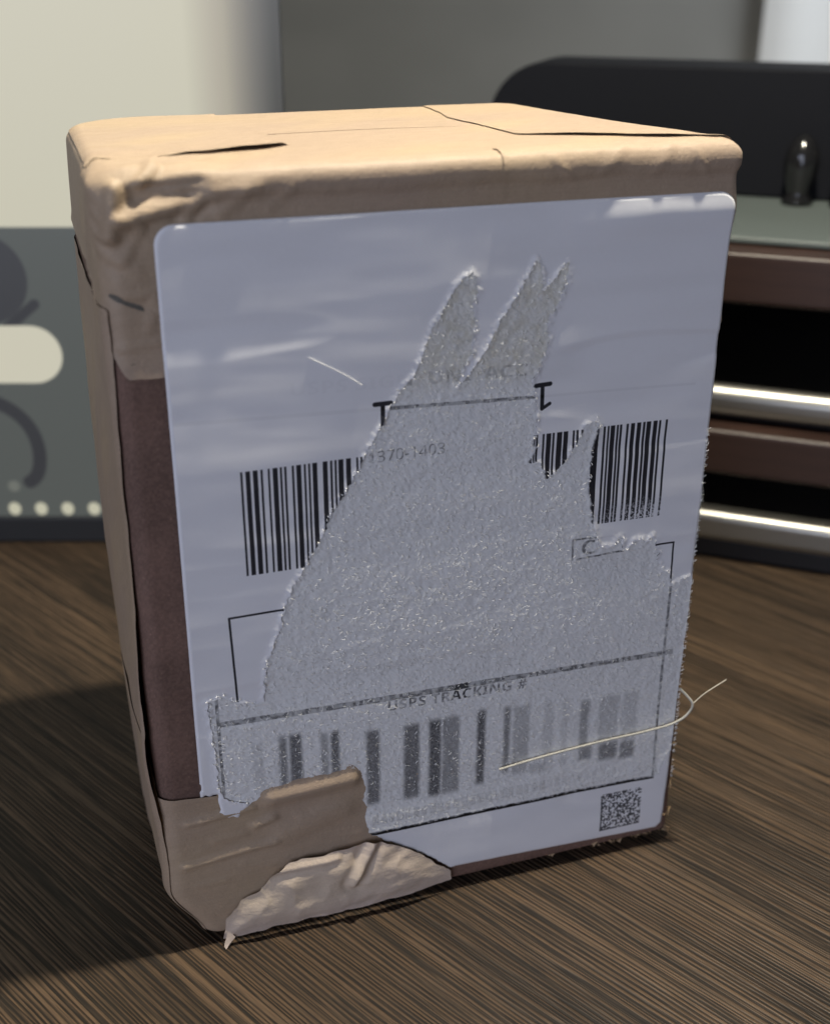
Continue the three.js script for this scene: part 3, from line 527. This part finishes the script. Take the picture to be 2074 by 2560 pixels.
// crumpled torn paper at the lower left of the front
{
  const st = 0.35, x0 = -50, x1 = 3, y0 = 1, y1 = 20.5, n = Math.round((x1 - x0) / st) + 1, m = Math.round((y1 - y0) / st) + 1, pos = [], uv = [], f = [], idx = [];
  for (let j = 0; j < m; j++) for (let i = 0; i < n; i++) {
    const u = x0 + i * st, y = y0 + j * st, sd = polySD(CRUMP, u, y) + 0.7 * (fbm(u / 2.2, y / 2.2, 2) - 0.5);
    let w = 0.9 + 0.9 * sstep(0, 5, sd) + 1.5 * (fbm(u / 13 + 3, y / 8, 3) - 0.5) + 0.5 * (1 - Math.abs(2 * fbm(u / 6, y / 5 + 8, 2) - 1) - 0.6);
    const [q] = segD(u, y, -21, 9.5, -16, 18.5); w += 0.8 * gauss(q, 1.0) - 0.4 * gauss(q - 1.8, 1.0);
    const [q2] = segD(u, y, -38, 15.8, -24, 16.6); w += 0.6 * gauss(q2, 0.8);
    w += 0.5 * sstep(8, 3, y); w *= 0.3 + 0.7 * sstep(1.5, -13, u);
    pos.push(u, y, sheetZ(u, Math.max(y, 3)) - 0.2 + Math.max(0.15, w) - 0.0); uv.push(u / 64, y / 64); f.push(sd);
    if (i < n - 1 && j < m - 1) { const k = j * n + i; idx.push(k, k + 1, k + n, k + 1, k + n + 1, k + n); }
  }
  const pale = phys({ map: kraftMap, bumpMap: kraftBump, bumpScale: 0.00007, color: rgb(1.45, 1.58, 1.80), roughness: 0.7, side: THREE.DoubleSide });
  mesh('torn_paper_flap', clipSurface(pos, uv, idx, f).scale(MM, MM, MM), pale, parcel).userData.label = 'pale crumpled flap of torn paper';
  // little tail of torn tape at the corner
  const tp = [], ti = [], C = [[-46.2, 3.0], [-46.8, 2.2], [-47.3, 1.4], [-47.7, 0.8], [-47.9, 0.4]];
  C.forEach(([u, y], i) => { const w = [1.2, 0.9, 0.6, 0.45, 0.25][i], z = 2.0 + i * 0.25; tp.push(u - w * 0.5, y + w * 0.8, z, u + w * 0.5, Math.max(0.3, y - w * 0.8), z + 0.5); if (i) ti.push(2 * i - 2, 2 * i - 1, 2 * i, 2 * i - 1, 2 * i + 1, 2 * i); });
  const tg = new THREE.BufferGeometry(); tg.setAttribute('position', new THREE.Float32BufferAttribute(tp, 3)); tg.setAttribute('uv', new THREE.Float32BufferAttribute(tp.filter((_, i) => i % 3 < 2).map((v) => v / 64), 2)); tg.setIndex(ti); tg.scale(MM, MM, MM); tg.computeVertexNormals();
  mesh('torn_tail', tg, pale, parcel);
}
// frayed board along the lower right edge
{
  const gs = [];
  for (let k = 0; k < 46; k++) {
    const t = rnd(), right = rnd() < 0.35; const g = new THREE.TetrahedronGeometry(rr(0.35, 0.95)); g.scale(rr(1.2, 3.4), rr(0.35, 0.7), rr(0.5, 1)); g.rotateY(rr(0, 6)); g.rotateZ(rr(-0.5, 0.5));
    if (right) g.translate(rr(51.2, 53.6), rr(1, 26), rr(-2.2, -0.6)); else g.translate(6 + 47 * Math.pow(t, 0.45), rr(1.7, 3.0), rr(-1.0, -0.1));
    gs.push(g);
  }
  const g = mergeGeometries(gs); g.scale(MM, MM, MM);
  mesh('frayed_edge', g, mat({ color: rgb(0.46, 0.32, 0.19), roughness: 0.9, flatShading: true }), parcel);
}
// a loose thread of torn label curling past the right edge
{
  const T = [[11.2, 29.2], [17, 29.9], [23, 30.5], [34, 31.2], [45.3, 31.6], [50.9, 32.4], [53.7, 34.1], [54.8, 36.9], [53.8, 38.7], [52.2, 40.5]];
  const c = new THREE.CatmullRomCurve3(T.map(([u, y], i) => V(u, y, i < 5 ? sheetZ(Math.min(u, 52), y) + 0.55 : [1.5, 1.9, 2.2, 1.6, 0.9][i - 5])));
  mesh('torn_thread', new THREE.TubeGeometry(c, 120, 0.27, 7).scale(MM, MM, MM), phys({ color: rgb(0.52, 0.50, 0.44), roughness: 0.7 }), parcel);
  const hc = new THREE.CatmullRomCurve3([V(54.7, 37, 2.2), V(57.2, 39.2, 2.4), V(62, 42.1, 2.8)]);
  mesh('stray_fibre', new THREE.TubeGeometry(hc, 24, 0.10, 5).scale(MM, MM, MM), phys({ color: rgb(0.7, 0.66, 0.56), roughness: 0.7 }), parcel);
  const sc = new THREE.CatmullRomCurve3([[-25.5, 121.4], [-22, 119.4], [-18.5, 117.2], [-16.4, 115.6]].map(([u, y]) => V(u, y, sheetZ(u, y) + labelRipple(u, y) + 0.05)));
  mesh('stray_fibre', new THREE.TubeGeometry(sc, 24, 0.09, 5).scale(MM, MM, MM), phys({ color: rgb(0.8, 0.8, 0.8), roughness: 0.5 }), parcel);
}
scene.traverse((o) => { if (o.isMesh) { o.castShadow = true; o.receiveShadow = true; } });
renderer.render(scene, camera);
